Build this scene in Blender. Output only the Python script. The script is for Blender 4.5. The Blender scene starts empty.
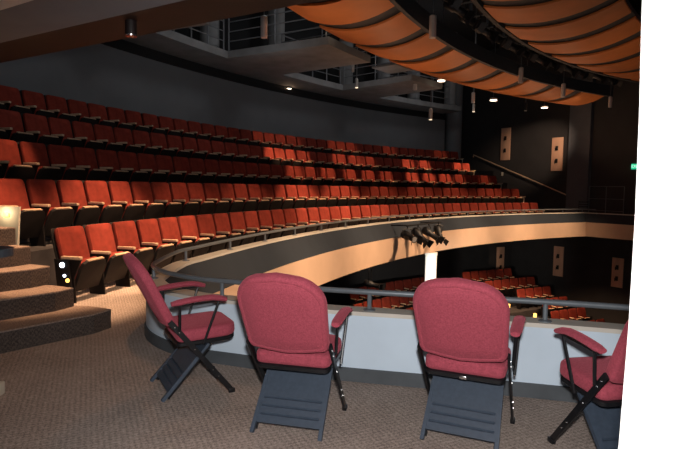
import bpy, bmesh, math, random
from math import sin, cos, pi, radians as rad, atan2, hypot
from mathutils import Vector, Matrix
from mathutils.geometry import tessellate_polygon
random.seed(7)
S = bpy.context.scene
COL = S.collection
# ------------------------------------------------------------------ camera
H = 1.42; F = 530.0; W, HH = 673, 449
PITCH = math.atan(37.4 / F); ROLL = 0.0155
cam_d = bpy.data.cameras.new('camera'); cam = bpy.data.objects.new('camera', cam_d); COL.objects.link(cam)
cam_d.sensor_width = 36; cam_d.lens = F * 36 / W; cam_d.clip_start = 0.02; cam_d.clip_end = 200
CM = Matrix.Translation((0, 0, H)) @ Matrix.Rotation(pi / 2 - PITCH, 4, 'X') @ Matrix.Rotation(ROLL, 4, 'Z')
cam.matrix_world = CM
S.camera = cam
CI = CM.inverted()
def proj(p):
    q = CI @ Vector(p)
    return (W / 2 + F * q.x / -q.z, HH / 2 - F * q.y / -q.z, -q.z)
def unproj(px, py, z=None, Y=None):
    d = CM.to_3x3() @ Vector(((px - W / 2) / F, -(py - HH / 2) / F, -1))
    t = (z - H) / d.z if z is not None else Y / d.y
    return Vector((0, 0, H)) + d * t
# plan geometry: everything is concentric about the stage centre
CX, CY = 20.9, 1.7
def pol(R, h, z=0.0):
    a = rad(h)
    return Vector((CX - R * sin(a), CY + R * cos(a), z))

# ------------------------------------------------------------------ materials
def mat(name, col, rough=0.6, metal=0.0, var=0.0, scale=8.0, bump=0.0, bscale=None, emit=None, estr=0.0, sheen=0.0, detail=3.0, stretch=None, spec=0.5):
    m = bpy.data.materials.new(name); m.use_nodes = True
    nt = m.node_tree; N = nt.nodes; L = nt.links
    b = N['Principled BSDF']
    b.inputs['Base Color'].default_value = (*col, 1)
    b.inputs['Roughness'].default_value = rough
    b.inputs['Metallic'].default_value = metal
    b.inputs['Specular IOR Level'].default_value = spec
    if sheen:
        b.inputs['Sheen Weight'].default_value = sheen
        b.inputs['Sheen Roughness'].default_value = 0.4
        b.inputs['Sheen Tint'].default_value = (*[min(1, c * 2.5 + .1) for c in col], 1)
    tc = N.new('ShaderNodeTexCoord'); mp = N.new('ShaderNodeMapping')
    L.new(tc.outputs['Object'], mp.inputs['Vector'])
    if stretch: mp.inputs['Scale'].default_value = stretch
    if var:
        n = N.new('ShaderNodeTexNoise'); n.inputs['Scale'].default_value = scale; n.inputs['Detail'].default_value = detail
        L.new(mp.outputs['Vector'], n.inputs['Vector'])
        r = N.new('ShaderNodeValToRGB')
        r.color_ramp.elements[0].position = .3; r.color_ramp.elements[1].position = .7
        r.color_ramp.elements[0].color = (*[c * (1 - var) for c in col], 1)
        r.color_ramp.elements[1].color = (*[min(1, c * (1 + var)) for c in col], 1)
        L.new(n.outputs['Fac'], r.inputs['Fac']); L.new(r.outputs['Color'], b.inputs['Base Color'])
    if bump:
        n2 = N.new('ShaderNodeTexNoise'); n2.inputs['Scale'].default_value = bscale or scale * 4; n2.inputs['Detail'].default_value = 4
        L.new(mp.outputs['Vector'], n2.inputs['Vector'])
        bp = N.new('ShaderNodeBump'); bp.inputs['Strength'].default_value = bump; bp.inputs['Distance'].default_value = 0.01
        L.new(n2.outputs['Fac'], bp.inputs['Height']); L.new(bp.outputs['Normal'], b.inputs['Normal'])
    if emit:
        b.inputs['Emission Color'].default_value = (*emit, 1); b.inputs['Emission Strength'].default_value = estr
    return m
def carpet(name, c1, c2, cs=0.022, ang=0.35):
    m = bpy.data.materials.new(name); m.use_nodes = True
    nt = m.node_tree; N = nt.nodes; L = nt.links; b = N['Principled BSDF']
    b.inputs['Roughness'].default_value = 1.0; b.inputs['Specular IOR Level'].default_value = 0.1
    tc = N.new('ShaderNodeTexCoord'); mp = N.new('ShaderNodeMapping'); mp.inputs['Rotation'].default_value = (0, 0, ang)
    mp.inputs['Scale'].default_value = (1 / cs, 1 / cs, 1 / cs)
    L.new(tc.outputs['Object'], mp.inputs['Vector'])
    ch = N.new('ShaderNodeTexChecker'); ch.inputs['Scale'].default_value = 1.0
    L.new(mp.outputs['Vector'], ch.inputs['Vector'])
    vo = N.new('ShaderNodeTexVoronoi'); vo.inputs['Scale'].default_value = 1.7; L.new(mp.outputs['Vector'], vo.inputs['Vector'])
    no = N.new('ShaderNodeTexNoise'); no.inputs['Scale'].default_value = 260; no.inputs['Detail'].default_value = 2
    L.new(tc.outputs['Object'], no.inputs['Vector'])
    big = N.new('ShaderNodeTexNoise'); big.inputs['Scale'].default_value = 1.4; L.new(tc.outputs['Object'], big.inputs['Vector'])
    a = N.new('ShaderNodeMath'); a.operation = 'MULTIPLY_ADD'; a.inputs[1].default_value = 0.10; L.new(ch.outputs['Fac'], a.inputs[0])
    L.new(no.outputs['Fac'], a.inputs[2])
    a2 = N.new('ShaderNodeMath'); a2.operation = 'MULTIPLY_ADD'; a2.inputs[1].default_value = 0.3; L.new(vo.outputs['Distance'], a2.inputs[0]); L.new(a.outputs[0], a2.inputs[2])
    a3 = N.new('ShaderNodeMath'); a3.operation = 'MULTIPLY_ADD'; a3.inputs[1].default_value = 0.25; L.new(big.outputs['Fac'], a3.inputs[0]); L.new(a2.outputs[0], a3.inputs[2])
    r = N.new('ShaderNodeValToRGB'); r.color_ramp.elements[0].position = .55; r.color_ramp.elements[1].position = 1.1 if False else 1.0
    r.color_ramp.elements[0].color = (*c1, 1); r.color_ramp.elements[1].color = (*c2, 1)
    L.new(a3.outputs[0], r.inputs['Fac']); L.new(r.outputs['Color'], b.inputs['Base Color'])
    bp = N.new('ShaderNodeBump'); bp.inputs['Strength'].default_value = .6; bp.inputs['Distance'].default_value = .008
    L.new(a2.outputs[0], bp.inputs['Height']); L.new(bp.outputs['Normal'], b.inputs['Normal'])
    return m
M = dict(
    carpet=carpet('carpet', (.085, .068, .060), (.54, .435, .375)),
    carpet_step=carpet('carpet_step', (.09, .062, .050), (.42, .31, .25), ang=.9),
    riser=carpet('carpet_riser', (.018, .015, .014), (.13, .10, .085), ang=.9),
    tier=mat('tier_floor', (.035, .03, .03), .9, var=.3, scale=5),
    maroon=mat('maroon_plush', (.33, .060, .085), .9, var=.20, scale=110, bump=.35, bscale=160, sheen=.35, spec=.15, detail=6),
    red=mat('red_velvet', (.20, .029, .018), .85, var=.22, scale=9, bump=.2, bscale=120, sheen=.25, spec=.15),
    black=mat('black_steel', (.012, .012, .014), .35, .3, var=.2, scale=20),
    blackplastic=mat('charcoal_plastic', (.040, .056, .082), .5, var=.12, scale=40, bump=.15, bscale=300),
    shell=mat('black_shell', (.008, .006, .006), .6, var=.2, scale=10, spec=.25),
    arm=mat('tan_wood_arm', (.55, .38, .25), .5, var=.18, scale=12, stretch=(1, 8, 1)),
    cream=mat('cream_paint', (.62, .56, .45), .6, var=.06, scale=4),
    chrome=mat('chrome', (.6, .6, .6), .25, 1.0, var=.05, scale=30),
    parapet=mat('pale_blue_grey_paint', (.60, .71, .82), .75, var=.05, scale=3, bump=.05, bscale=60),
    ledge=mat('ledge_paint', (.62, .57, .50), .6, var=.06, scale=4),
    base=mat('dark_grey_base', (.075, .085, .095), .6, var=.15, scale=6),
    darkband=mat('dark_fascia_paint', (.014, .022, .035), .75, var=.08, scale=3),
    tan=mat('tan_fascia_paint', (.64, .44, .31), .75, var=.05, scale=2),
    rail=mat('grey_rail_paint', (.16, .18, .20), .35, .2, var=.08, scale=10),
    wallgrey=mat('rear_wall_paint', (.14, .147, .155), .9, var=.06, scale=1.2, bump=.05, bscale=20),
    walldark=mat('side_wall_paint', (.035, .032, .033), .9, var=.12, scale=1.5),
    pilaster=mat('pilaster_paint', (.10, .105, .12), .85, var=.08, scale=2),
    soffit=mat('catwalk_concrete', (.20, .20, .20), .85, var=.15, scale=2.5),
    steel=mat('catwalk_grey_steel', (.16, .165, .175), .6, .2, var=.1, scale=8),
    void=mat('black_ceiling', (.008, .008, .009), .95, var=.1, scale=2),
    nearceil=mat('box_ceiling_paint', (.25, .275, .32), .85, var=.05, scale=3, bump=.05, bscale=80),
    wooddark=mat('dark_red_wood', (.018, .008, .007), .6, var=.25, scale=6, stretch=(1, 6, 1)),
    orange=mat('orange_ceiling_panel', (.60, .20, .055), .55, var=.10, scale=1.5, bump=.03, bscale=10),
    ringdark=mat('ceiling_ring_edge', (.045, .047, .052), .7, var=.1, scale=4),
    fixture=mat('black_fixture', (.014, .014, .016), .5, .2, var=.2, scale=20),
    silver=mat('brushed_silver', (.75, .72, .68), .3, .55, var=.1, scale=30, stretch=(1, 1, .1)),
    glow=mat('lamp_glow', (.9, .8, .7), .5, emit=(1, .80, .58), estr=6, var=.02),
    glowdim=mat('lamp_glow_soft', (.9, .8, .7), .5, emit=(1, .80, .55), estr=1.3, var=.02),
    amber=mat('amber_glow', (.8, .5, .1), .5, emit=(1, .55, .12), estr=3, var=.02),
    bluewhite=mat('cool_white_glow', (.9, .9, 1), .5, emit=(.75, .85, 1), estr=9, var=.02),
    panel=mat('wall_panel_birch', (.72, .42, .28), .6, var=.1, scale=4, stretch=(1, 1, .3)),
    white=mat('white_paint', (.86, .85, .83), .7, var=.02, scale=3),
    green=mat('exit_green', (.02, .3, .15), .5, emit=(.03, .75, .38), estr=.75, var=.02),
    exitwhite=mat('exit_letters', (.8, .9, .85), .5, emit=(.55, 1, .8), estr=1.0, var=.02),
    tablemat=mat('black_laminate', (.02, .024, .028), .35, var=.1, scale=20),
)
# ------------------------------------------------------------------ mesh helpers
class MB:
    def __init__(s): s.v = []; s.f = []; s.sm = []
    def add(s, vs, fs, smooth=False, mtx=None):
        o = len(s.v)
        s.v += [tuple(mtx @ Vector(v)) if mtx else tuple(v) for v in vs]
        s.f += [tuple(i + o for i in f) for f in fs]; s.sm += [smooth] * len(fs)
        return s
    def box(s, x0, x1, y0, y1, z0, z1, mtx=None, bev=0.0):
        if bev <= 0:
            vs = [(x, y, z) for z in (z0, z1) for y in (y0, y1) for x in (x0, x1)]
            fs = [(0, 2, 3, 1), (4, 5, 7, 6), (0, 1, 5, 4), (2, 6, 7, 3), (0, 4, 6, 2), (1, 3, 7, 5)]
            return s.add(vs, fs, False, mtx)
        bm = bmesh.new(); bmesh.ops.create_cube(bm, size=1)
        for v in bm.verts: v.co = Vector(((x0 + x1) / 2 + v.co.x * (x1 - x0), (y0 + y1) / 2 + v.co.y * (y1 - y0), (z0 + z1) / 2 + v.co.z * (z1 - z0)))
        bmesh.ops.bevel(bm, geom=bm.edges[:], offset=bev, segments=2, profile=.5, affect='EDGES')
        bm.verts.index_update()
        s.add([v.co.copy() for v in bm.verts], [[v.index for v in f.verts] for f in bm.faces], True, mtx); bm.free()
        return s
    def tube(s, pts, r, n=10, closed=False, mtx=None, caps=True, radii=None, flat=None):
        pts = [Vector(p) for p in pts]; vs = []; fs = []; m = len(pts)
        up = Vector((0, 0, 1))
        for i, p in enumerate(pts):
            a = pts[i - 1] if (i > 0 or closed) else pts[i]; b = pts[(i + 1) % m] if (i < m - 1 or closed) else pts[i]
            d = (b - a).normalized()
            u = d.cross(up)
            if u.length < 1e-3: u = d.cross(Vector((0, 1, 0)))
            u.normalize(); w = u.cross(d).normalized(); rr = radii[i] if radii else r
            for k in range(n):
                t = 2 * pi * k / n
                a1, a2 = (flat if flat else (1, 1))
                vs.append(p + u * cos(t) * rr * a1 + w * sin(t) * rr * a2)
        for i in range(m if closed else m - 1):
            for k in range(n):
                j = (i + 1) % m
                fs.append((i * n + k, i * n + (k + 1) % n, j * n + (k + 1) % n, j * n + k))
        if caps and not closed: fs.append(tuple(range(n - 1, -1, -1))); fs.append(tuple((m - 1) * n + k for k in range(n)))
        return s.add(vs, fs, True, mtx)
    def bar(s, a, b, w, t, side=Vector((1, 0, 0))):     # rectangular bar a->b, width w across 'side', thickness t
        a = Vector(a); b = Vector(b); d = (b - a).normalized(); u = side.normalized(); n = d.cross(u).normalized()
        vs = [p + u * sx * w / 2 + n * sn * t / 2 for p in (a, b) for sn in (-1, 1) for sx in (-1, 1)]
        return s.add(vs, [(0, 2, 3, 1), (4, 5, 7, 6), (0, 1, 5, 4), (2, 6, 7, 3), (0, 4, 6, 2), (1, 3, 7, 5)])
    def prism(s, poly, z0, z1, mtx=None):
        n = len(poly); vs = [(p[0], p[1], z0) for p in poly] + [(p[0], p[1], z1) for p in poly]
        tri = tessellate_polygon([[Vector((p[0], p[1], 0)) for p in poly]])
        fs = [tuple(i + n for i in t) for t in tri] + [tuple(reversed(t)) for t in tri]
        fs += [(i, (i + 1) % n, (i + 1) % n + n, i + n) for i in range(n)]
        return s.add(vs, fs, False, mtx)
    def sector(s, r0, r1, z0, z1, h0, h1, n=None, z0b=None):   # ring sector, radii r0..r1; z0b = bottom height at r1
        n = n or max(1, int(abs(h1 - h0) / 1.2)); vs = []; fs = []
        for i in range(n + 1):
            h = h0 + (h1 - h0) * i / n
            vs += [pol(r0, h, z0), pol(r1, h, z0 if z0b is None else z0b), pol(r1, h, z1), pol(r0, h, z1)]
        for i in range(n):
            a = i * 4; b = a + 4
            for k in range(4): fs.append((a + k, a + (k + 1) % 4, b + (k + 1) % 4, b + k))
        fs += [(3, 2, 1, 0), (n * 4, n * 4 + 1, n * 4 + 2, n * 4 + 3)]
        return s.add(vs, fs)
    def lathe(s, prof, n=16, mtx=None):                     # (r,z) profile
        vs = [(r * cos(2 * pi * k / n), r * sin(2 * pi * k / n), z) for r, z in prof for k in range(n)]
        fs = [(i * n + k, i * n + (k + 1) % n, (i + 1) * n + (k + 1) % n, (i + 1) * n + k) for i in range(len(prof) - 1) for k in range(n)]
        fs += [tuple(range(n - 1, -1, -1)), tuple((len(prof) - 1) * n + k for k in range(n))]
        return s.add(vs, fs, True, mtx)
    def pillow(s, outline, T, mtx, prof, curve=0.0):         # outline (u,v); prof = [(scale, offset fraction)], both sides
        n = len(outline); cu = sum(p[0] for p in outline) / n; cv = sum(p[1] for p in outline) / n
        rings = [(sc, -o) for sc, o in reversed(prof)] + [(sc, o) for sc, o in prof]
        vs = []
        for sc, o in rings:
            for u, v in outline:
                uu = cu + (u - cu) * sc; vv = cv + (v - cv) * sc
                vs.append((uu, vv, o * T + curve * uu * uu))
        fs = []
        for i in range(len(rings) - 1):
            for k in range(n): fs.append((i * n + k, i * n + (k + 1) % n, (i + 1) * n + (k + 1) % n, (i + 1) * n + k))
        fs += [tuple(range(n - 1, -1, -1)), tuple((len(rings) - 1) * n + k for k in range(n))]
        return s.add(vs, fs, True, mtx)
    def build(s, name, m, parent=None, bev=0.0):
        me = bpy.data.meshes.new(name); me.from_pydata([tuple(v) for v in s.v], [], s.f); me.validate()
        bm = bmesh.new(); bm.from_mesh(me); bmesh.ops.recalc_face_normals(bm, faces=bm.faces[:]); bm.to_mesh(me); bm.free()
        if len(me.polygons) == len(s.sm): me.polygons.foreach_set('use_smooth', s.sm)
        me.materials.append(m); me.update()
        o = bpy.data.objects.new(name, me); COL.objects.link(o)
        if any(s.sm): 
            try: me.set_sharp_from_angle(angle=rad(42))
            except Exception: pass
        if parent: o.parent = parent
        return o
def tag(o, label=None, cat=None, group=None, kind=None):
    if label: o['label'] = label
    if cat: o['category'] = cat
    if group: o['group'] = group
    if kind: o['kind'] = kind
    return o
def thing(name, loc, rz=0, label=None, cat=None, group=None):
    o = bpy.data.objects.new(name, None); COL.objects.link(o); o.location = loc; o.rotation_euler = (0, 0, rz); o.empty_display_size = .1
    return tag(o, label, cat, group)
def kids(o): return [c for c in KID.get(o.name, [])]
def dup(o, loc, rz, label, cat=None, group=None, skip=()):
    def cp(a, par):
        c = a.copy(); COL.objects.link(c)
        if par: c.parent = par
        for ch in list(a.children):
            if ch.name.split('.')[0] in skip: continue
            cp(ch, c)
        return c
    r = cp(o, None); r.location = loc; r.rotation_euler = (0, 0, rz); r['label'] = label
    if group: r['group'] = group
    return r
def struct(o): o['kind'] = 'structure'; return o
UN = ['', 'first', 'second', 'third', 'fourth', 'fifth', 'sixth', 'seventh', 'eighth', 'ninth', 'tenth', 'eleventh', 'twelfth', 'thirteenth', 'fourteenth', 'fifteenth', 'sixteenth', 'seventeenth', 'eighteenth', 'nineteenth']
def ordi(n):
    if n < 20: return UN[n]
    t = ['twent', 'thirt', 'fort', 'fift', 'sixt'][n // 10 - 2]
    return t + 'ieth' if n % 10 == 0 else t + 'y-' + UN[n % 10]

# ------------------------------------------------------------------ parapet path (rail line), from box right end round to balcony far end
ctrl = [tuple(unproj(x, y, z=.655)[:2]) for x, y in ((800, 324), (700, 314), (620, 307), (530, 301), (430, 295.5), (320, 289), (243, 282.6), (198, 278.5), (168, 273), (154.5, 267.5), (156, 262.5))]
arc = [pol(23.12, h) for h in [79.2, 78, 76.5, 75]]
ctrl += [(p.x, p.y) for p in arc]
def catmull(P, n=6):
    out = []
    for i in range(len(P) - 1):
        p0 = P[max(i - 1, 0)]; p1 = P[i]; p2 = P[i + 1]; p3 = P[min(i + 2, len(P) - 1)]
        for k in range(n):
            t = k / n
            out.append(tuple(.5 * (2 * p1[j] + (p2[j] - p0[j]) * t + (2 * p0[j] - 5 * p1[j] + 4 * p2[j] - p3[j]) * t * t + (3 * p1[j] - p0[j] - 3 * p2[j] + p3[j]) * t ** 3) for j in (0, 1)))
    out.append(P[-1]); return out
PATH = catmull(ctrl, 6)
h = 74.0
while h > 27.3: PATH.append(tuple(pol(23.12, h)[:2])); h -= 1.0
B = pol(23.12, 27.0); PATH += [tuple(B[:2]), (B.x + .08, B.y - .10)]
GD = Vector((.60, -.80)); PATH += [(B.x + GD.x * t, B.y + GD.y * t) for t in (.5, 1.2, 2.4, 4.0)]
PN = []
for i in range(len(PATH)):
    a = PATH[max(i - 1, 0)]; b = PATH[min(i + 1, len(PATH) - 1)]
    d = Vector((b[0] - a[0], b[1] - a[1])).normalized(); PN.append(Vector((d.y, -d.x)))
def sweep(prof, i0=0, i1=None, closed=True, smooth=False):
    m = MB(); i1 = len(PATH) if i1 is None else i1; n = len(prof); vs = []
    for i in range(i0, i1):
        for o, z in prof: vs.append((PATH[i][0] + PN[i].x * o, PATH[i][1] + PN[i].y * o, z))
    fs = []; c = i1 - i0
    for i in range(c - 1):
        for k in range(n): fs.append((i * n + k, i * n + (k + 1) % n, (i + 1) * n + (k + 1) % n, (i + 1) * n + k))
    fs += [tuple(range(n)), tuple((c - 1) * n + k for k in reversed(range(n)))]
    return m.add(vs, fs, smooth)
def off(i, o): return (PATH[i][0] + PN[i].x * o, PATH[i][1] + PN[i].y * o)

struct(sweep([(-.065, 0.10), (.08, .10), (.08, .49), (-.065, .49)]).build('wall_parapet', M['parapet']))
struct(sweep([(-.08, 0.0), (.07, .0), (.07, .10), (-.08, .10)]).build('baseboard_parapet', M['base']))
struct(sweep([(-.072, .491), (.10, .491), (.10, .52), (-.072, .52)]).build('trim_parapet_ledge', M['ledge']))
struct(sweep([(.081, .490), (.10, .490), (.31, .13), (.26, .13), (.081, .2)]).build('trim_upper_fascia', M['darkband']))
struct(sweep([(.081, .129), (.33, .129), (.36, -.45), (.081, -.45)]).build('trim_lower_fascia', M['tan']))
# floor slab of box + front aisle + first row
NP = len(PATH)
poly = [off(i, -.0) for i in range(NP)]
B2 = Vector(PATH[-1])
poly += [(B2.x + .95, B2.y + .7)]
poly += [(11.3, 23.0)]
poly += [tuple(pol(25.04, h)[:2]) for h in range(28, 80)] + [tuple(pol(25.04, 79.9)[:2]), (-6.5, 5.5), (-6.5, -1.5), (3.6, -1.5)]
struct(MB().prism(poly, -.22, 0).build('floor', M['carpet']))
# soffit under the balcony
struct(MB().sector(22.95, 29.9, -.45, -.23, 79, 28.2).build('ceiling_under_balcony', M['walldark']))

# guard rail: thing with posts
gr = thing('guard_rail', (0, 0, 0), 0, 'grey tubular guard rail running along the parapet from the box round the whole balcony front', 'railing')
L0 = 0; acc = [0]
for i in range(1, NP): acc.append(acc[-1] + hypot(PATH[i][0] - PATH[i - 1][0], PATH[i][1] - PATH[i - 1][1]))
def at(s):
    for i in range(1, NP):
        if acc[i] >= s:
            t = (s - acc[i - 1]) / (acc[i] - acc[i - 1]); return Vector(PATH[i - 1]).lerp(Vector(PATH[i]), t), i
    return Vector(PATH[-1]), NP - 1
near = min(range(NP), key=lambda i: hypot(PATH[i][0] - 1.42, PATH[i][1] - 3.6)); s0 = acc[near]
endarc = acc[-4]
MB().tube([(p[0], p[1], .655) for p in PATH[:NP - 3]], .021, 10).build('rail', M['rail'], gr)
s = s0 - 1.22
while s < endarc:
    p, i = at(s)
    o = MB().tube([(p.x, p.y, .52), (p.x, p.y, .645)], .017, 8).build('post', M['rail'], gr)
    if s < 26: MB().lathe([(.045, .5203), (.045, .527), (.02, .535)], 12, Matrix.Translation((p.x, p.y, 0))).build('flange', M['rail'], o)
    s += 1.22

# ------------------------------------------------------------------ folding chairs
def rounded_back():
    pts = []
    w, hgt = .252, .54
    def corner(cx, cy, rx, ry, a0, a1, n=8):
        for k in range(n + 1):
            a = rad(a0 + (a1 - a0) * k / n); pts.append((cx + rx * cos(a), cy + ry * sin(a)))
    corner(w - .185, hgt - .195, .185, .185, 0, 72)
    pts.append((0, hgt + .002)); corner(-(w - .185), hgt - .195, .185, .185, 108, 180)
    corner(-.205, .075, .035, .055, 190, 250, 4); pts.append((-.10, .012)); pts.append((0, .004)); pts.append((.10, .012))
    corner(.205, .075, .035, .055, 290, 350, 4)
    return pts
def make_chair(arms, clip=False):
    t = thing('folding_chair', (0, 0, 0))
    lean = math.atan2(.235, .47)
    bm_ = Matrix.Translation((0, .055, .478)) @ Matrix.Rotation(pi / 2 + lean, 4, 'X')
    prof = [(1.0, .18), (.985, .36), (.95, .47), (.90, .50), (.885, .465), (.87, .505), (.6, .54), (.25, .56)]
    MB().pillow(rounded_back(), .062, bm_, prof, curve=-.35).build('backrest', M['maroon'], t)
    # seat cushion
    so = []
    def sc(cx, cy, r, a0, a1, n=6):
        for k in range(n + 1):
            a = rad(a0 + (a1 - a0) * k / n); so.append((cx + r * cos(a), cy + r * sin(a)))
    sc(.13, .41, .095, 0, 85); sc(-.13, .41, .095, 95, 180); sc(-.19, .13, .035, 180, 270, 3); sc(.19, .13, .035, 270, 360, 3)
    sm = Matrix.Translation((0, 0, .415)) @ Matrix.Rotation(rad(2), 4, 'X')
    MB().pillow(so, .085, sm, [(1.0, .2), (.985, .36), (.94, .47), (.8, .52), (.4, .56)]).build('seat', M['maroon'], t)
    MB().pillow([(u * .99, v) for u, v in so], .028, Matrix.Translation((0, -.004, .362)) @ Matrix.Rotation(rad(2), 4, 'X'), [(1.0, .35), (.98, .5)]).build('seat_frame', M['black'], t)
    for sx in (-1, 1):
        x = sx * .246
        f = MB().bar((x, .455, .012), (x, .04, .535), .012, .036)
        fr = f.build('side_rail', M['black'], t)
        for yy, zz in ((.07, .498), (.10, .46), (.20, .335), (.36, .13), (.32, .18)):
            MB().tube([(x + sx * .006, yy, zz), (x + sx * .010, yy, zz)], .0045, 8).build('bolt', M['chrome'], fr)
        MB().box(x - .014, x + .014, .43, .475, 0, .03, bev=.005).build('front_foot', M['black'], fr)
        MB().bar((x - sx * .055, .035, .012), (x - sx * .055, .325, .345), .012, .022).build('rear_leg', M['black'], t)
    # rear plastic panel with four grooves, sloping from the seat to the floor
    e = Vector((0, .31, .345)) - Vector((0, 0.0, .0)); L_ = e.length; d = e.normalized(); n = Vector((0, -d.z, d.y))
    p = MB(); nu, vv = 2, []
    def P(u, v, k): q = d * v + n * k; return (u, q.y, q.z)
    def wid(v): return .215 - .012 * (v / L_)
    vlist = [.062, .105, .113, .121, .155, .163, .171, .205, .213, .221, .30, L_]
    kl = {.113: -.005, .163: -.005, .213: -.005}
    for v in vlist:
        w_ = wid(v)
        k = .012; kk = kl.get(v, 0.0) * 1.8
        vv += [P(-w_, v, -.006), P(-w_, v, k), P(-w_ + .03, v, k), P(-w_ + .035, v, k + kk), P(w_ - .035, v, k + kk), P(w_ - .03, v, k), P(w_, v, k), P(w_, v, -.006)]
    fs = []
    for i in range(len(vlist) - 1):
        for k in range(8): fs.append((i * 8 + k, i * 8 + (k + 1) % 8, (i + 1) * 8 + (k + 1) % 8, (i + 1) * 8 + k))
    fs += [tuple(range(8)), tuple((len(vlist) - 1) * 8 + k for k in range(8))]
    p.add(vv, fs)
    for sx in (-1, 1): p.bar(P(sx * .203, .0, .004), P(sx * .196, L_ * .75, .004), .022, .024)
    p.build('rear_panel', M['blackplastic'], t)
    if clip: MB().box(-.02, .02, .085, .093, .352, .372, bev=.003).build('clip', M['chrome'], t)
    for sx in arms:
        x = sx * .272
        a = MB(); prof = []
        N = 9; ring = []
        for i in range(N):
            u = i / (N - 1); y = .045 + .36 * u; z = .655 + .012 * sin(u * pi) - (.03 * max(0, u - .8) / .2) ** 1 * .6 + .02 * u
            e_ = .75 if i in (0, N - 1) else 1
            ring.append(((x, y, z), .033 * e_))
        a.tube([r[0] for r in ring], .028, 12, radii=[r[1] for r in ring], flat=(1, .58))
        ar = a.build('armrest', M['maroon'], t)
        r = MB().tube([(x, .355, .65), (x, .345, .62), (x - sx * .012, .255, .365)], .009, 8)
        r.tube([(x, .10, .645), (x - sx * .008, .10, .47)], .009, 8)
        r.bar((x, .06, .637), (x, .38, .652), .022, .006)
        r.build('armrest_support', M['black'], ar)
    return t
def put(o, x, y, heading, label, f1=None, f2=None):
    if f1:
        m_ = (unproj(*f1, z=0) + unproj(*f2, z=0)) / 2; x, y = m_.x, m_.y
        print('chair', x, y, (unproj(*f1, z=0) - unproj(*f2, z=0)).length)
    o.location = (x, y, 0); o.rotation_euler = (0, 0, rad(heading - 90)); tag(o, label, 'chair', 'folding chairs lined up in the box')
put(make_chair((-1, 1)), -1.24, 3.66, 29, 'maroon folding chair seen from the side with both armrests, nearest the steps', (162, 401), (152, 382))
put(make_chair((1,)), -.285, 3.03, 76.6, 'maroon folding chair seen from behind, standing right beside the side-on chair', (249, 433), (322.5, 441))
put(make_chair((1,), True), .69, 2.95, 66.5, 'maroon padded folding chair seen from behind with a small silver clip under its seat', (418.5, 441.5), (499, 453))
put(make_chair((-1,)), 1.56, 2.50, 101, 'maroon padded folding chair partly cut off by the white wall at right')

# ------------------------------------------------------------------ auditorium seats
def seat_proto():
    t = thing('theater_seat', (0, 0, 0))
    w = .243
    o = [(w, .02), (w, .30), (w * .985, .44), (w * .93, .475), (w * .80, .487), (-w * .80, .487), (-w * .93, .475), (-w * .985, .44), (-w, .30), (-w, .02), (-w * .9, 0), (w * .9, 0)]
    o = list(o)
    ln = rad(13)
    mt = Matrix.Translation((0, .03, .405)) @ Matrix.Rotation(pi / 2 + ln, 4, 'X')
    MB().pillow(o, .07, mt, [(1.0, .15), (.97, .40), (.90, .5), (.5, .56)], curve=0).build('backrest', M['red'], t)
    mt2 = Matrix.Translation((0, -.022, .375)) @ Matrix.Rotation(pi / 2 + ln, 4, 'X')
    MB().pillow([(u * 1.04, v * 1.06) for u, v in o], .022, mt2, [(1.0, .35), (.98, .5)]).build('back_shell', M['shell'], t)
    so = [(.225, .02), (.225, .30), (.20, .37), (.12, .40), (-.12, .40), (-.20, .37), (-.225, .30), (-.225, .02)]
    ms = Matrix.Translation((0, .105, .12)) @ Matrix.Rotation(rad(69), 4, 'X')
    st = MB().pillow(so, .07, ms @ Matrix.Translation((0, 0, .03)), [(1.0, .2), (.97, .42), (.9, .5), (.5, .55)]).build('seat', M['red'], t)
    MB().pillow([(u * 1.03, v * 1.03) for u, v in so], .05, ms @ Matrix.Translation((0, 0, -.03)), [(1.0, .2), (.99, .4), (.92, .5)]).build('seat_pan', M['shell'], st)
    MB().box(-.15, .15, .405, .421, -.052, -.012, ms).build('seat_edge', M['arm'], st)
    MB().box(.248, .302, .04, .30, .520, .558, bev=.008).build('armrest', M['arm'], t)
    s_ = MB().add([(x, y, z) for x in (.265, .285) for y, z in ((.00, 0), (.22, 0), (.20, .3), (.30, .519), (-.06, .519), (-.04, .3))],
                  [(0, 1, 2, 3, 4, 5), (11, 10, 9, 8, 7, 6)] + [(i, (i + 1) % 6, (i + 1) % 6 + 6, i + 6) for i in range(6)])
    s_.build('side_panel', M['shell'], t)
    return t
PITCHS = .55
proto = seat_proto(); used = [False]
def new_seat(loc, rz, label, group):
    if not used[0]:
        used[0] = True; proto.location = loc; proto.rotation_euler = (0, 0, rz); tag(proto, label, 'theater seat', group); return proto
    r = dup(proto0, loc, rz, label, None, group, skip=('end_panel',))
    return r
proto0 = proto
proto['category'] = 'theater seat'
ROWS = [(24.6, 0.0, 29.5, 78.75), (25.52, .58, 30.2, 78.6), (26.44, 1.16, 31.3, 77.9), (27.36, 1.74, 33.3, 76.9), (28.28, 2.32, 33.1, 76.2)]
ROWN = ['front balcony row', 'second balcony row', 'third balcony row', 'fourth balcony row', 'top balcony row']
shades = ['', '', '', '', '']
seats = {}
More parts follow.
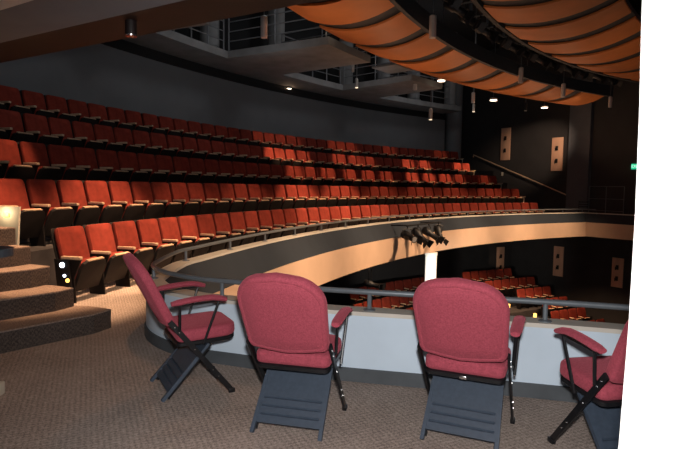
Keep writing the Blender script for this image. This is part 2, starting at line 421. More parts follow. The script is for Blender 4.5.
for k, (R, z, hend, h0) in enumerate(ROWS):
    n = int(round((h0 - hend) / math.degrees(PITCHS / R))); dh = math.degrees(PITCHS / R)
    for i in range(n + 1):
        hh = h0 - i * dh + random.uniform(-.02, .02); p = pol(R, hh, z)
        if k < 2: lb = 'tip-up red velvet seat, %s from the carpeted steps in the %s' % (ordi(i + 1), ROWN[k])
        else: lb = 'red velvet seat, %s from the far right end of the %s' % (ordi(n + 1 - i), ROWN[k])
        s_ = new_seat(p, rad(hh) + pi, lb, 'red seats in the ' + ROWN[k])
        seats[(k, i)] = s_
        if i == n: 
            far = MB().box(-.302, -.248, .04, .30, .520, .558, bev=.008).build('armrest', M['arm'], s_)
            MB().box(-.285, -.265, -.03, .24, 0, .519).build('side_panel', M['cream'], s_)
# end panels on the first two rows, with aisle lights and a painted glint
e0 = MB().add([(x, y, z) for x in (.287, .312) for y, z in ((.02, 0), (.20, 0), (.15, .515), (-.02, .515))], [(0, 1, 2, 3), (7, 6, 5, 4), (0, 1, 5, 4), (1, 2, 6, 5), (2, 3, 7, 6), (3, 0, 4, 7)]).build('end_panel', M['shell'], seats[(0, 0)])
MB().lathe([(.030, 0), (.030, .008)], 14, Matrix.Translation((.3122, .07, .455)) @ Matrix.Rotation(pi / 2, 4, 'Y')).build('aisle_lamp_and_glint', M['bluewhite'], e0)  # blue-white reflection painted in as a glowing disc, not a lamp
MB().lathe([(.016, 0), (.016, .008)], 12, Matrix.Translation((.3122, .10, .33)) @ Matrix.Rotation(pi / 2, 4, 'Y')).build('aisle_lamp_and_glint', M['bluewhite'], e0)
MB().lathe([(.024, 0), (.024, .008)], 12, Matrix.Translation((.3122, .14, .275)) @ Matrix.Rotation(pi / 2, 4, 'Y')).build('aisle_lamp_and_glint', M['amber'], e0)
e1 = MB().add([(x, y, z) for x in (.297, .325) for y, z in ((-.30, .0), (.30, .0), (.34, .06), (.38, .545), (-.42, .545))], [(0, 1, 2, 3, 4), (9, 8, 7, 6, 5)] + [(i, (i + 1) % 5, (i + 1) % 5 + 5, i + 5) for i in range(5)]).build('end_panel', M['cream'], seats[(1, 0)])
MB().box(.326, .340, .17, .24, .42, .47, bev=.003).build('aisle_lamp_and_glint', M['amber'], e1)

# tiers under rows 2..5
for k in range(1, 5):
    R, z = ROWS[k][0], ROWS[k][1]
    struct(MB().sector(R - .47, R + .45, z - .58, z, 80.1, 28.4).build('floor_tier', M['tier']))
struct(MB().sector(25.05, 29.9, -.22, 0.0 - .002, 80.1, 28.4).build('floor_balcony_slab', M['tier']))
# rear wall of the balcony and the black strip above it
struct(MB().sector(28.78, 29.1, -.2, 4.72, 88, 33.2).build('wall_rear', M['wallgrey']))
struct(MB().sector(28.70, 29.1, 4.722, 4.86, 88, 33.2).build('trim_dark_slot', M['void']))  # black colour stands in for the dark slot over the wall

struct(MB().sector(29.101, 32.6, -.2, 8.6, 33.6, 33.2, 1).build('wall_return', M['walldark']))
struct(MB().sector(32.2, 32.6, -.2, 8.6, 33.19, 20).build('wall_vomitory', M['walldark']))
# aisle steps beside the seats
ends = [(-2.19, 5.15), (-2.60, 5.24), (-2.93, 5.42), (-3.20, 5.55), (-3.42, 5.66), (-3.75, 5.78), (-4.05, 5.84), (-4.35, 5.88)]
for k, (ex, ey) in enumerate(ends):
    z1 = .187 * (k + 1); z0 = .187 * k
    dx, dy = .61, .79
    q = [(ex - .02, ey), (ex - .09, ey - .22), (ex - .55, ey - .82), (ex - 1.4, ey - 1.9), (ex - 2.6, ey - 2.9), (-7.2, ey - 2.9), (-7.2, ey + .25), (ex - .3, min(ey + .12, 5.95))]
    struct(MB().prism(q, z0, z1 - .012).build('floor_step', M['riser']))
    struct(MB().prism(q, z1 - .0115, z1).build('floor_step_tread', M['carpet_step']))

# ------------------------------------------------------------------ far side wall, side gallery
WP = Vector((11.2, 22.75)); WD = Vector((.55, -.83)).normalized(); WN = Vector((-WD.y, WD.x)) * 1.0   # WN points away (outward)
if WN.x < 0: WN = -WN
LO = -1.3        # the lower wall stands back from the upper one
def wl(px, o=0.0):      # parameter on wall line seen at pixel column px
    k = (px - 336.5) / F; qx = WP.x - WN.x * o; qy = WP.y - WN.y * o
    return (k * qy - qx) / (WD.x - k * WD.y)
def wpt(t, z=0, o=0.0):   # o = distance in front of the wall
    return Vector((WP.x + WD.x * t - WN.x * o, WP.y + WD.y * t - WN.y * o, z))
WM = lambda t, z, o=0.0: Matrix.Translation(wpt(t, z, o)) @ Matrix.Rotation(atan2(WD.y, WD.x), 4, 'Z')   # local x along wall, y outward (into the wall)
struct(MB().box(-9, 9, .0, .3, -.2, 8.59, WM(0, 0)).build('wall_far', M['walldark']))
struct(MB().box(wl(568), wl(589), -.22, -.001, 0.001, 7.4, WM(0, 0)).build('trim_pilaster', M['pilaster']))
struct(MB().box(-9, 9, .0, .3, -7.5, -.201, WM(0, 0, LO)).build('wall_far_lower', M['walldark']))
struct(MB().box(-9, 9, -1.3, .3, -.46, -.202, WM(0, 0, LO)).build('ceiling_side_soffit', M['walldark']))
struct(MB().tube([pol(28.95, 31.7, 0.0), pol(28.95, 31.7, 8.5)], .40, 20).build('trim_corner_column', M['wallgrey']))
def wall_panel(px, ytop, hgt, wid, label, n):
    o_ = LO if n > 1 else 0.0; t = wl(px, o_); p = wpt(t, 0, o_); d = p.y
    q = unproj(px, ytop, Y=d); z = q.z
    loc_, rz_ = wpt(t, z - hgt, .01 + o_), atan2(WD.y, WD.x)
    if n == 2:
        hh = 0
        k_ = (px - 336.5) / F; A_ = k_ * k_ + 1; B_ = -2 * k_ * CX - 2 * CY; C_ = CX * CX + CY * CY - 28.68 ** 2
        Y_ = (-B_ + math.sqrt(B_ * B_ - 4 * A_ * C_)) / (2 * A_); hh = math.degrees(atan2(CX - k_ * Y_, Y_ - CY))
        loc_ = pol(28.68, hh, unproj(px, ytop, Y=Y_).z - hgt); rz_ = rad(hh)
    r = thing('wall_panel', loc_, rz_, label, 'wall panel', 'birch wall panels on the side wall')
    MB().box(-wid / 2, wid / 2, -.06, 0, 0, hgt, bev=.008).build('board', M['panel'], r)
    for f in (.30, .68):
        MB().box(-.06, .06, -.10, -.061, hgt * f - .10, hgt * f + .10, bev=.01).build('cutout_fixture', M['fixture'], r)
        MB().box(-.10, -.075, -.075, -.061, hgt * f - .13, hgt * f + .02).build('clip', M['shell'], r)
wall_panel(503.5, 128, 1.60, .56, 'upright birch wall panel with dark fixtures beside the top of the wall handrail', 0)
wall_panel(555, 137.5, 1.52, .56, 'upright birch wall panel with dark fixtures next to the grey pilaster above the balcony', 1)
wall_panel(501.5, 247, 1.5, .50, 'upright birch wall panel under the balcony, leftmost of the three below', 2)
wall_panel(561, 246.5, 1.45, .52, 'upright birch wall panel under the balcony, middle one of the three below', 3)
wall_panel(621, 258, 1.30, .50, 'upright birch wall panel under the balcony, nearest the white wall', 4)
# handrail on the side wall
a = wpt(wl(473), unproj(473, 155, Y=wpt(wl(473)).y).z, .12); b = wpt(wl(583), .95, .12)
hr = thing('wall_handrail', a, 0, 'slim dark handrail sloping down the far side wall beside the row ends', 'handrail')
MB().tube([Vector((.0, 0, -.12)), Vector((0, 0, 0)), b - a, b - a - Vector((0, 0, .12))], .028, 8).build('rail', M['arm'], hr)
for k in range(1, 6):
    q = (b - a) * (k / 6); w_ = q + Vector((WN.x * .119, WN.y * .119, -.05))
    MB().tube([q, q + Vector((0, 0, -.05)), w_], .012, 6).build('bracket', M['steel'], hr)
# wall switch plate
p = wpt(wl(501), unproj(501, 174, Y=wpt(wl(501)).y).z, .01)
o = MB().box(-.06, .06, -.02, 0, -.09, .09, bev=.005).build('switch_plate', M['cream']); o.location = p; o.rotation_euler.z = atan2(WD.y, WD.x)
tag(o, 'small cream switch plate on the far wall below the handrail', 'switch plate')
# exit sign
t = wl(634); pz = unproj(633, 166.5, Y=wpt(t).y).z
ex = thing('exit_sign', wpt(t, pz, .02), atan2(WD.y, WD.x), 'small green lit EXIT sign on the dark wall next to the white wall', 'exit sign')
MB().box(-.18, .18, -.06, 0, -.11, .11, bev=.01).build('housing', M['green'], ex)
fc = bpy.data.curves.new('exit_text', 'FONT'); fc.body = 'EXIT'; fc.size = .16; fc.extrude = .004; fc.align_x = 'CENTER'; fc.align_y = 'CENTER'
fo = bpy.data.objects.new('exit_text', fc); COL.objects.link(fo); dg = bpy.context.evaluated_depsgraph_get()
me = bpy.data.meshes.new_from_object(fo.evaluated_get(dg)); bpy.data.objects.remove(fo)
me.materials.clear(); me.materials.append(M['exitwhite'])
lt = bpy.data.objects.new('lettering', me); COL.objects.link(lt); lt.parent = ex; lt.matrix_local = Matrix.Translation((0, -.066, 0)) @ Matrix.Rotation(pi / 2, 4, 'X')
# railing and music-stand-like chair silhouettes on the side gallery
def onwall(px, o): return wpt(wl(px), 0, o)
sg = thing('side_gallery_railing', onwall(608, .22), atan2(WD.y, WD.x), 'thin dark railing frame standing on the side gallery by the pilaster', 'railing')
m_ = MB()
for x in (-.75, 0, .75): MB().tube([(x, 0, 0), (x, 0, 1.62)], .018, 6).build('post', M['steel'], sg)
for z in (.6, 1.1, 1.62): MB().tube([(-.75, 0, z), (.75, 0, z)], .014, 6).build('rail', M['steel'], sg)
ld = thing('slatted_chair', onwall(591, .62), atan2(WD.y, WD.x) + .5, 'dark slatted high chair standing on the side gallery beside the pilaster', 'chair')
MB().box(-.2, .2, -.2, .2, .55, .60, bev=.01).build('seat', M['fixture'], ld)
for x in (-.18, .18):
    for y in (-.18, .18): MB().tube([(x, y, 0), (x, y, .56 if y < 0 else 1.0)], .016, 6).build('leg', M['fixture'], ld)
for z in (.72, .82, .92): MB().box(-.19, .19, .17, .19, z, z + .05).build('slat', M['fixture'], ld)

# ------------------------------------------------------------------ lower (orchestra) level
struct(MB().sector(14, 28.7, -7.2, -7.0, 80, 10).build('floor_orchestra', M['tier']))
low = []
for k in range(8):
    R = 27.5 - .95 * k; z = -3.40 - .31 * k
    struct(MB().sector(R - .50, R + .45, -6.99, z, 66, 22).build('floor_orchestra_tier', M['tier']))
    lefts = [463, 487, 515, 545, 553, 575, 590, 600][k]
    dh = math.degrees(PITCHS / R); hh = 62.0; run = []
    while hh > 18:
        p = pol(R, hh, z); x, y, d = proj((p.x, p.y, z + .88))
        ok = 352 < x < 642 and 258 < y < 326
        edge = p.x * WN.x + p.y * WN.y > WP.x * WN.x + WP.y * WN.y - .95 - LO
        if ok and not edge and (x > lefts or (x < 436 - k * 4)): run.append((hh, x))
        hh -= dh
    left = [r for r in run if r[1] <= lefts]; right = [r for r in run if r[1] > lefts]
    for grp, nm in ((left, 'left of the white column'), (right, 'beside the far wall')):
        for i, (hh, x) in enumerate(grp):
            p = pol(R, hh, z)
            low.append(new_seat(p, rad(hh) + pi, 'lower-level red seat %s, %s from left, %s row down' % (nm, ordi(i + 1), ordi(k + 1)), 'red seats on the lower level'))
print('LOWER SEATS', len(low), 'BALCONY', len(seats))
struct(MB().sector(28.701, 29.1, -7.2, -.201, 80, 20).build('wall_rear_lower', M['walldark']))
# white column
cp = unproj(431, 260, Y=15.6)
col = thing('white_column', (cp.x, cp.y, -6.98), 0, 'bright white round column under the balcony behind the maroon chairs', 'column')
MB().tube([(0, 0, .12), (0, 0, 6.42)], .17, 20).build('shaft', M['white'], col)
MB().lathe([(.171, 6.42), (.185, 6.44), (.185, 6.52)], 20).build('capital', M['white'], col)
MB().lathe([(.22, 0), (.22, .08), (.18, .12)], 20).build('base', M['white'], col)
# amber aisle lamps on the lower level
for (px, py, dd, lb) in ((467, 283.5, 23, 'tall'), (508.5, 306, 20, 'lower left'), (535, 315.5, 19, 'lower right'), (415, 255 + 0, 0, None)):
    if lb is None: continue
    q = unproj(px, py, Y=dd)
    t = thing('aisle_light', q, 0, {'tall': 'amber lower-level aisle lamp just behind the chair with the silver clip', 'lower left': 'amber lower-level lamp just right of the clip chair at the guard rail', 'lower right': 'small amber aisle lamp low by the guard rail post, right of the other lamps'}[lb], 'aisle light', 'amber aisle lamps')
    MB().tube([(0, 0, -1.1 if True else 0), (0, 0, -.1)], .02, 6).build('stem', M['fixture'], t)
    MB().lathe([(.03, -.09), (.06, -.06), (.06, .06), (.03, .08)], 10).build('lamp', M['amber'], t)

# ------------------------------------------------------------------ stage lights clamped to the balcony fascia
def spotlight(loc, heading, tilt, label, grp='stage lights on the balcony front', s=1.0, drop=.28, lens='silver'):
    r = thing('stage_light', loc, rad(heading - 90), label, 'stage light', grp)
    T = Matrix.Rotation(rad(-tilt), 4, 'X')
    b_ = MB().lathe([(.085 * s, -.20 * s), (.115 * s, -.16 * s), (.115 * s, .04 * s), (.08 * s, .08 * s), (.08 * s, .30 * s), (.10 * s, .33 * s)], 12, T @ Matrix.Rotation(-pi / 2, 4, 'X')).build('body', M['fixture'], r)
    MB().lathe([(.075 * s, .331 * s), (.075 * s, .335 * s)], 12, T @ Matrix.Rotation(-pi / 2, 4, 'X')).build('lens', M[lens], b_)
    y = MB().tube([(-.15 * s, 0, 0), (-.15 * s, 0, drop * .7), (0, 0, drop * .9), (.15 * s, 0, drop * .7), (.15 * s, 0, 0)], .014 * s, 6)
    y.tube([(0, 0, drop * .9), (0, 0, drop + .06)], .02 * s, 6); y.build('yoke', M['fixture'], r)
    for sx, sy in ((1, 0), (-1, 0)):
        MB().add([(sx * .09 * s, .34 * s, -.09 * s), (sx * .09 * s, .34 * s, .09 * s), (sx * .16 * s, .46 * s, .12 * s), (sx * .16 * s, .46 * s, -.12 * s), (sx * .095 * s, .34 * s, -.09 * s), (sx * .095 * s, .34 * s, .09 * s), (sx * .165 * s, .46 * s, .12 * s), (sx * .165 * s, .46 * s, -.12 * s)],
                 [(0, 1, 2, 3), (7, 6, 5, 4), (0, 1, 5, 4), (1, 2, 6, 5), (2, 3, 7, 6), (3, 0, 4, 7)], mtx=T).build('barn_door', M['fixture'], r)
    return r
hF = math.degrees(atan2(CX - 2.05, 14.7 - CY))
pp = [pol(22.45, hF + d_, .20) for d_ in (2.8, 1.1, -.6, -2.2)]
bar_ = thing('lighting_bar', pol(22.45, hF, .45), 0, 'short black pipe carrying the stage lights on the balcony front', 'lighting bar')
MB().tube([pol(22.45, hF + 3.0, .46) - pol(22.45, hF, .45), pol(22.45, hF - 2.5, .46) - pol(22.45, hF, .45)], .02, 8).build('pipe', M['fixture'], bar_)
for d_ in (2.4, -2.0):
    MB().tube([pol(22.45, hF + d_, .46) - pol(22.45, hF, .45), pol(22.99, hF + d_, .44) - pol(22.45, hF, .45)], .02, 6).build('bracket', M['fixture'], bar_)
for i, (p, hd, tl, wh) in enumerate(zip(pp, (-62, -40, -30, -75), (12, 38, 30, 48), ('leftmost of the four', 'second from left of the four', 'third from left of the four', 'rightmost of the four'))):
    spotlight(p, hd, -tl if False else tl, 'black stage light clamped to the balcony front, ' + wh, drop=.22, s=.95)
q = unproj(370, 284, Y=12.5)
spotlight(q, -20, 10, 'black stage light hanging under the balcony above the lower seats', s=.75, drop=.5)

# ------------------------------------------------------------------ ceiling: orange panels in rings
def ring_panels(r0, r1, z0, z1, h_list, sag, nm, lbl, gap=.42):
    for j in range(len(h_list) - 1):
        ha, hb = h_list[j], h_list[j + 1]
        g = math.degrees(.24 / r0)
        ha_, hb_ = ha - g, hb + g
        nr, nh = 10, 5; vs = []; fs = []
        for lay in (0, 1):
            for a_ in range(nr + 1):
                u = a_ / nr; R = r0 + (r1 - r0) * u; z = z0 + (z1 - z0) * u - sag * 4 * u * (1 - u) + lay * .05
                for b_ in range(nh + 1): vs.append(pol(R, ha_ + (hb_ - ha_) * b_ / nh, z))
        n1 = (nr + 1) * (nh + 1); w = nh + 1
        for lay in (0, 1):
            for a_ in range(nr):
                for b_ in range(nh):
                    i = lay * n1 + a_ * w + b_; fs.append((i, i + 1, i + 1 + w, i + w))
        for b_ in range(nh): fs += [(b_, b_ + 1, b_ + 1 + n1, b_ + n1), (nr * w + b_, nr * w + b_ + 1, nr * w + b_ + 1 + n1, nr * w + b_ + n1)]
        for a_ in range(nr): fs += [(a_ * w, (a_ + 1) * w, (a_ + 1) * w + n1, a_ * w + n1), (a_ * w + nh, (a_ + 1) * w + nh, (a_ + 1) * w + nh + n1, a_ * w + nh + n1)]
        o = MB().add(vs, fs, True).build('ceiling_panel', M['orange'])
        tag(o, lbl % ordi(len(h_list) - 1 - j), 'ceiling panel', nm)
    # dark backing trough above panels, visible through the joints
    sag2 = sag; nr = 10; vs = []; fs = []; H_ = [h_list[0] + (h_list[-1] - h_list[0]) * i / 40 for i in range(41)]
    for lay in (0, 1):
        for a_ in range(nr + 1):
            u = a_ / nr; R = r0 + (r1 - r0) * u; z = z0 + (z1 - z0) * u - sag * 4 * u * (1 - u) + .07 + lay * .10
            for h_ in H_: vs.append(pol(R, h_, z))
    w = 41; n1 = (nr + 1) * w
    for lay in (0, 1):
        for a_ in range(nr):
            for b_ in range(40):
                i = lay * n1 + a_ * w + b_; fs.append((i, i + 1, i + 1 + w, i + w))
    for b_ in range(40): fs += [(b_, b_ + 1, b_ + 1 + n1, b_ + n1), (nr * w + b_, nr * w + b_ + 1, nr * w + b_ + 1 + n1, nr * w + b_ + n1)]
    struct(MB().add(vs, fs, True).build('ceiling_ring_backing', M['ringdark']))
h1 = [72.6 - 4.42 * i for i in range(11)]; h1[-1] = 28.0
ring_panels(21.9, 23.95, 5.16, 5.10, h1, .22, 'curved orange ceiling panels of the outer ring', 'curved orange panel in the ceiling ring nearest the balcony, %s from the far wall')
h2 = [70.5 - 4.9 * i for i in range(10)]; h2[-1] = 24.8
ring_panels(17.9, 20.5, 5.62, 5.42, h2, .25, 'curved orange ceiling panels of the inner ring', 'curved orange panel in the higher middle ceiling ring, %s from the far wall')
h3 = [60 - 6.2 * i for i in range(8)]
ring_panels(14.6, 17.4, 6.25, 6.05, h3, .25, 'curved orange ceiling panels of the innermost ring', 'curved orange panel in the innermost ceiling ring, %s from the far wall')
# vertical dark edges of the rings
struct(MB().sector(21.78, 21.88, 5.10, 5.5, 73, 28.0).build('ceiling_ring_edge', M['ringdark']))
struct(MB().sector(20.52, 20.62, 5.40, 6.2, 71, 25.6).build('ceiling_ring_edge', M['ringdark']))
struct(MB().sector(17.5, 17.6, 6.0, 6.5, 65, 22).build('ceiling_ring_edge', M['ringdark']))
struct(MB().sector(12, 30, 8.6, 8.8, 92, 14).build('ceiling', M['void']))
struct(MB().sector(28.82, 29.1, 4.87, 8.6, 90, 33.2).build('wall_rear_upper', M['void']))
# lighting catwalk between the rings
ck = thing('lighting_catwalk', pol(21.2, 50, 6.0), 0, 'black steel lighting catwalk hung in the dark gap between the two orange ceiling rings', 'catwalk')
o0 = pol(21.2, 50, 6.0)
def arc_pts(R, ha, hb, z, n=30): return [pol(R, ha + (hb - ha) * i / n, z) - o0 for i in range(n + 1)]
for R, z in ((20.85, 5.95), (20.85, 6.5), (21.55, 5.95), (21.55, 6.5)): MB().tube(arc_pts(R, 72, 27, z), .03, 6).build('chord', M['steel'], ck)
i = 0; hh = 72.0
while hh > 27:
    MB().tube([pol(20.85, hh, 5.95) - o0, pol(20.85, hh - 1, 6.5) - o0, pol(20.85, hh - 2, 5.95) - o0], .022, 5).build('lattice', M['steel'], ck)
    MB().tube([pol(21.55, hh, 5.95) - o0, pol(21.55, hh, 8.55) - o0], .04, 6).build('hanger', M['steel'], ck)
    MB().tube([pol(20.85, hh, 5.95) - o0, pol(21.55, hh, 5.95) - o0], .022, 5).build('cross_member', M['steel'], ck)
    hh -= 3.0
for i in range(13):
    hh = 62 - i * 2.6
    p = pol(21.25, hh, 5.60)
    spotlight(p, hh - 90 + (20 if i % 2 else -15) + 0, 35, 'black stage light on the catwalk between orange rings, %s from the near end' % ordi(i + 1), 'stage lights on the catwalk', s=1.1, drop=.27, lens='fixture')

# technical walkway above the rear wall: slab, columns, railings, bridges
struct(MB().sector(27.6, 28.81, 5.0, 5.2, 88, 33.5).build('ceiling_walkway_slab', M['soffit']))
BR = ((68.3, 2.0, 'nearest', 26.0), (58.0, 2.6, 'middle', 24.3), (46.5, 2.2, 'farthest', 24.6))
for ha, g, nm, ri in BR:
    struct(MB().sector(ri, 27.599, 5.0, 5.2, ha + g, ha - g).build('ceiling_bridge', M['soffit']))
for i, px in enumerate((206, 272, 341, 378, 408, 444)):
    k = (px - 336.5) / F; Rr = 28.15; A = k * k + 1; Bq = -2 * k * CX - 2 * CY; Cq = CX * CX + CY * CY - Rr * Rr
    Y = (-Bq + math.sqrt(Bq * Bq - 4 * A * Cq)) / (2 * A); hh = math.degrees(atan2(CX - k * Y, Y - CY))
    p = pol(Rr, hh - .3, 5.2)
    c = thing('round_column', p, 0, 'grey round column on the upper walkway, %s from the near end' % ordi(i + 1), 'column', 'round columns on the upper walkway')
    MB().tube([(0, 0, 0.001), (0, 0, 3.39)], .27, 18).build('shaft', M['soffit'], c)
    MB().lathe([(.34, .0015), (.34, .08), (.28, .12)], 18).build('base', M['soffit'], c)
def railing(pts, z, label, hgt=1.07, grp='walkway railings'):
    o_ = Vector((pts[0].x, pts[0].y, z)); r = thing('walkway_railing', o_, 0, label, 'railing', grp)
    q = [Vector((p.x, p.y, z)) - o_ for p in pts]
    for f in (.25, .5, .75, 1.0): MB().tube([v + Vector((0, 0, hgt * f)) for v in q], .022 if f == 1 else .015, 6).build('rail', M['steel'], r)
    for v in q[::2]: MB().tube([v, v + Vector((0, 0, hgt))], .02, 6).build('post', M['steel'], r)
sects = [(80, 70.5), (66.1, 60.8), (55.2, 48.9), (44.1, 35)]
lab = ['grey pipe railing on the upper walkway above the near seats', 'grey pipe railing on the upper walkway left of the hanging silver light', 'grey pipe railing on the upper walkway under the outer orange ring', 'grey pipe railing on the upper walkway near the corner column']
for (a_, b_), l_ in zip(sects, lab):
    railing([pol(27.66, a_ + (b_ - a_) * i / 8) for i in range(9)], 5.2, l_)
for ha, g, nm, ri in BR:
    for sgn, sd in ((1, 'near'), (-1, 'far')):
        railing([pol(27.6 - (27.5 - ri) * i / 4, ha + sgn * g * .96) for i in range(5)], 5.201, 'grey pipe railing on the %s side of the %s walkway bridge' % (sd, nm))

# ------------------------------------------------------------------ hanging lights
def pendant(px, py0, py1, Y, label, lit=False, rad_=None, top=8.55, dim=False, body='silver', stem=True):
    a_ = unproj(px, py0, Y=Y); b_ = unproj(px, py1, Y=Y); h_ = a_.z - b_.z
    x, y, zb = b_.x, b_.y, b_.z; r_ = rad_ or h_ * .17
    t = thing('pendant_light', (x, y, zb), 0, label, 'ceiling light', 'hanging downlights')
    MB().lathe([(r_, 0.02), (r_, h_), (r_ * .5, h_ + .03)], 14).build('housing', M[body], t)
    MB().lathe([(r_ * .92, 0.0), (r_ * .92, .0199)], 14).build('lens', M['glow'] if lit else (M['glowdim'] if dim else M['silver']), t)
    if stem: MB().tube([(0, 0, h_ + .03), (0, 0, top - zb)], .012, 5).build('stem', M['steel'], t)
    return (x, y, zb)
pendant(264, 17, 38, 11.6, 'silver cylinder downlight hanging before the grey walkway column at upper left')
pendant(432.5, 16, 38, 12.3, 'largest silver cylinder downlight, hanging in front of the orange ring at top centre')
pendant(520.5, 68, 83, 17.2, 'silver cylinder downlight before the outer orange ring, right of the largest one')
pendant(563, 84, 97, 19.0, 'silver cylinder downlight second nearest the white wall, before the outer orange ring')
pendant(610, 97, 107.5, 20.6, 'silver cylinder downlight nearest the white wall at right')
pendant(352.8, 63, 72, 16.4, 'short silver downlight just above the white tipped pendant at top centre')
pendant(356.6, 79, 88, 17.2, 'small pendant with white lit tip below the walkway at top centre', dim=True)
pendant(415, 77.5, 90, 18.6, 'silver pendant under the small walkway platform left of the corner')
pendant(430.5, 109, 120, 19.5, 'lowest hanging pendant with white lit tip in front of the rear wall', dim=True)
pendant(473, 93, 103, 20.6, 'slim silver pendant by the corner column', rad_=.07)
pendant(473.5, 104.5, 112, 21.5, 'small pendant with yellowish tip just below the slim one by the corner', dim=True)
pendant(525.5, 103, 111, 22.5, 'small dark pendant before the side wall between the two rightmost lit discs', body='fixture')
# lit disc downlights on the outer edge of the orange ring
disc = []
for (px, py, Rr, lb) in ((332.3, 22, 24.12, 'nearest lit disc downlight on the edge of the outer orange ring'), (441.3, 80, 24.12, 'lit disc downlight halfway along the edge of the outer orange ring'), (493.5, 99.5, 24.12, 'lit disc downlight third from left on the edge of the outer orange ring'), (544.5, 107, 24.12, 'lit disc downlight on the ring edge closest to the far wall')):
    k = (px - 336.5) / F
    A = k * k + 1; Bq = -2 * k * CX - 2 * CY; Cq = CX * CX + CY * CY - Rr * Rr
    Y = (-Bq + math.sqrt(Bq * Bq - 4 * A * Cq)) / (2 * A)
    q = unproj(px, py, Y=Y)
    t = thing('disc_downlight', q, 0, lb, 'ceiling light', 'lit disc downlights')
    MB().lathe([(.13, -.02), (.15, 0), (.13, .05), (.05, .07)], 16).build('housing', M['silver'], t)
    MB().lathe([(.125, -.045), (.13, -.0205)], 16).build('lens', M['glow'], t)
    MB().tube([(0, 0, .07), (0, 0, 8.55 - q.z)], .012, 5).build('stem', M['steel'], t)
    disc.append(q)

# ------------------------------------------------------------------ box ceiling (near), dark wooden strip and its small downlight
ez = 2.70
e1_ = unproj(0, 43, z=ez); e2_ = unproj(186, 0, z=ez); dE = (e2_ - e1_).normalized(); nE = Vector((-dE.y, dE.x, 0)); nE = nE if nE.y > 0 else -nE
A0 = e1_ - dE * 4; A1 = e2_ + dE * 2.5
struct(MB().prism([A0[:2], A1[:2], (A1 - nE * 7)[:2], (A0 - nE * 7)[:2]], ez, ez + .25).build('ceiling_box', M['nearceil']))
w_ = .52
struct(MB().prism([(A0 + nE * .002)[:2], (A1 + nE * .002)[:2], (A1 + nE * w_)[:2], (A0 + nE * w_)[:2]], ez + .03, ez + .25).build('trim_box_ceiling', M['wooddark']))
p = unproj(131, 21, z=2.73)
t = thing('puck_downlight', p, 0, 'short cylinder downlight under the box ceiling edge at top left', 'ceiling light')
MB().lathe([(.042, -.11), (.046, -.10), (.046, -.001)], 16).build('housing', M['wooddark'], t)
MB().lathe([(.046, -.122), (.048, -.112), (.043, -.1105)], 16).build('trim_ring', M['chrome'], t)

k1 = unproj(29, 0, z=ez - .001); k2 = unproj(0, 9, z=ez - .001); dk = (k1 - k2).normalized()
nk = Vector((dk.y, -dk.x, 0)); k1 += dk * .8; k2 -= dk * 2.5
struct(MB().prism([k2[:2], k1[:2], (k1 + nk * 1.2)[:2], (k2 + nk * 1.2)[:2]], ez - .012, ez - .0005).build('trim_ceiling_panel', M['white']))
# ------------------------------------------------------------------ near white wall on the right
ed = [unproj(x, y, Y=1.10) for x, y in ((644.5, -150), (641.8, 0), (639.2, 110), (634.8, 220), (628.2, 330), (618.2, 449), (594, 700))]
ed = [(p.x, p.z) for p in ed]
ed = [(ed[0][0], ez - .002)] + [e for e in ed[1:] if .05 < e[1] < ez - .1] + [(ed[-1][0] - .01, 0.0)]
pl = ed + [(2.6, 0.0), (2.6, ez - .002)]
struct(MB().prism(pl, -.15, 0.0, Matrix.Translation((0, .95, 0)) @ Matrix.Rotation(pi / 2, 4, 'X')).build('wall_right', M['white']))
# ------------------------------------------------------------------ left edge: black table, small cream box
q = unproj(20, 250, Y=1.76)
tb = thing('black_table', (q.x - .42, 1.70, 0), 0, 'black round-cornered tabletop poking in at the left edge before the steps', 'table')
rp = []
for cx, cy, a0 in ((.36, .01, 0), (-.36, .01, 90), (-.36, -.01, 180), (.36, -.01, 270)):
    for k in range(7): a = rad(a0 + 15 * k); rp.append((cx + .06 * cos(a), cy + .06 * sin(a)))
zt = q.z
MB().prism(rp, zt - .014, zt + .012).build('tabletop', M['tablemat'], tb)
for sx in (-1, 1):
    for sy in (-1, 1): MB().tube([(sx * .28 - .05, sy * .1, 0), (sx * .22 - .05, sy * .04, zt - .0145)], .014, 8).build('leg', M['chrome'], tb)
MB().tube([(.33, -.03, zt - .0145), (.385, -.03, zt - .03), (.385, -.03, zt - .045), (.33, -.03, zt - .05)], .006, 6).build('latch', M['chrome'], tb)
q = unproj(-1, 396, z=0)
o = MB().box(-.09, .012, -.05, .05, 0, .085, bev=.006).build('floor_box', M['cream']); o.location = q
tag(o, 'small cream box on the carpet at the left edge of the photo', 'box')

# ------------------------------------------------------------------ lights
def light(kind, loc, power, col=(1, 1, 1), size=.1, target=None, angle=60, blend=.4, name='lamp'):
    d = bpy.data.lights.new(name, kind); d.energy = power; d.color = col
    if kind in ('SPOT', 'POINT'): d.shadow_soft_size = size
    if kind == 'AREA': d.size = size
    if kind == 'SPOT': d.spot_size = rad(angle); d.spot_blend = blend
    o = bpy.data.objects.new(name, d); COL.objects.link(o); o.location = loc
    if target is not None: o.rotation_euler = (Vector(target) - Vector(loc)).to_track_quat('-Z', 'Y').to_euler()
    return o
WARM = (1, .60, .34)
light('SPOT', (0.03, .06, 1.55), 400, (1, .97, .95), .04, (0.25, 5, .35), 100, .85, 'camera_flash')
# ring of downlights lighting rows one and two, from the disc fixtures and their neighbours off frame
for i in range(11):
    hh = 80 - i * 5.1
    p = pol(23.3, hh, 4.95); tg = pol(24.75, hh, .6)
    light('SPOT', p, 1900, WARM, .12, tg, 38, .5, 'ring_downlight')
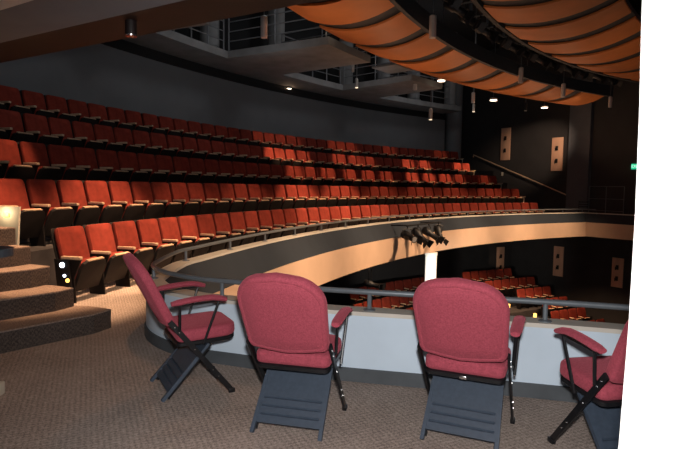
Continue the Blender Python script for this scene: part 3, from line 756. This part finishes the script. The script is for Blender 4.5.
# pools on the rows further up
def hcol(px, Rr):
    k = (px - 336.5) / F; A = k * k + 1; Bq = -2 * k * CX - 2 * CY; Cq = CX * CX + CY * CY - Rr * Rr
    Y = (-Bq + math.sqrt(Bq * Bq - 4 * A * Cq)) / (2 * A); return math.degrees(atan2(CX - k * Y, Y - CY))
POOL = [(px, 27.45, 2.25, pw) for px, pw in ((270, 1700), (285, 1500), (300, 800), (336, 900), (352, 900), (366, 600), (405, 1300), (421, 1300), (456, 1600), (467, 1600))]
POOL += [(px, 26.5, 1.68, pw) for px, pw in ((292, 900), (308, 700), (326, 800), (348, 900), (366, 800), (384, 700), (410, 1300), (427, 1300), (443, 1200), (457, 700), (482, 400), (12, 600))]
POOL += [(px, 28.4, 2.9, pw) for px, pw in ((258, 380), (274, 420), (290, 300), (332, 450), (346, 400), (385, 300), (436, 280))]
for px, R, z, pw in POOL:
    an = 12
    hh = hcol(px, R)
    light('SPOT', pol(23.9, hh, 4.95), pw, WARM, .08, pol(R, hh, z), an, .6, 'row_downlight')
# warm light thrown on the balcony front from the ceiling ring and on the floor at left
for hh in (74, 66, 58, 50, 42, 34):
    light('SPOT', pol(17.4, hh, 5.2), 2900, (1, .66, .40), .15, pol(22.8, hh, -.1), 46, 1.0, 'fascia_light')
light('SPOT', (-1.0, 6.6, 4.6), 120, (1, .5, .22), .15, (-1.9, 4.9, 0), 62, .9, 'aisle_downlight')
light('SPOT', (-3.3, 5.0, 4.6), 110, (1, .6, .35), .15, (-3.6, 5.0, .5), 50, .9, 'step_downlight')
# lower level
_l = pol(25.52, 78.6, .58); _r = Matrix.Translation(_l) @ Matrix.Rotation(rad(78.6) + pi, 4, 'Z') @ Vector((.42, .2, .47))
light('POINT', _r, 1.6, (1, .75, .45), .02, name='aisle_lamp_light')
for px, Yd in ((500, 22.5), (560, 21.5), (400, 17.5)):  # warm ambience spots added for the lower seats
    p = unproj(px, 262, Y=Yd); light('SPOT', (p.x, p.y, -.6), 560, WARM, .1, (p.x, p.y, -4), 120, .6, 'under_balcony_fill')
light('SPOT', (cp.x - .7, cp.y - 3.0, -1.6), 900, (1, .93, .82), .1, (cp.x, cp.y, -1.6), 50, .6, 'column_light')
# ceiling panels: warm area lights without fixtures, aimed up at them
for hh in (66, 54, 42, 31):
    light('AREA', pol(23.4, hh, 2.6), 22, (1, .62, .38), 1.2, pol(21.5, hh, 6), name='uplight')
light('AREA', pol(18, 46, 3.0), 10, (1, .62, .38), 2.0, pol(18, 46, 6), name='uplight')
# small platform under the outer ring
o = MB().sector(24.3, 25.2, 5.22, 5.27, 52.0, 49.6).build('hanging_platform', M['soffit']); tag(o, 'small flat grey platform above the silver pendant beside the outer orange ring', 'platform')
# cool fill lights added to brighten the walkway and warm washes at the wall top
for hh in (74, 63, 52, 41):
    light('AREA', pol(25.2, hh, 3.6), 7, (.95, .97, 1), 1.0, pol(27.4, hh, 5.3), name='walkway_fill')
    light('AREA', pol(24.8, hh, 7.2), 17, (.95, .97, 1), .8, pol(28.2, hh, 5.9), name='upper_walkway_fill')
light('SPOT', pol(21.5, 33, 5.0), 900, (1, .72, .5), .1, wpt(-3.2, 3.2), 34, .9, 'wall_panel_fill')  # warm fill spot added to brighten the birch panels
# soffit washes
for i, (px, py) in enumerate(((289, 87), (372, 106))):
    q = unproj(px, py, z=4.995)
    t = thing('soffit_light', (q.x, q.y, 4.999), 0, 'small warm soffit light washing the walkway underside, %s one' % ('left' if i == 0 else 'right'), 'ceiling light', 'soffit lights')
    MB().lathe([(.10, -.06), (.11, -.02), (.11, 0)], 12).build('housing', M['fixture'], t)
    MB().lathe([(.085, -.07), (.085, -.061)], 12).build('lens', M['glow'], t)
    light('POINT', (q.x, q.y - .1, 4.86), 4, WARM, .03, name='soffit_lamp')
Wd = bpy.data.worlds.new('World'); S.world = Wd; Wd.use_nodes = True
Wd.node_tree.nodes['Background'].inputs[0].default_value = (.65, .75, 1, 1); Wd.node_tree.nodes['Background'].inputs[1].default_value = .025
S.view_settings.view_transform = 'Standard'; S.view_settings.look = 'None'; S.view_settings.exposure = 0; S.view_settings.gamma = 1
S.view_settings.use_curve_mapping = False
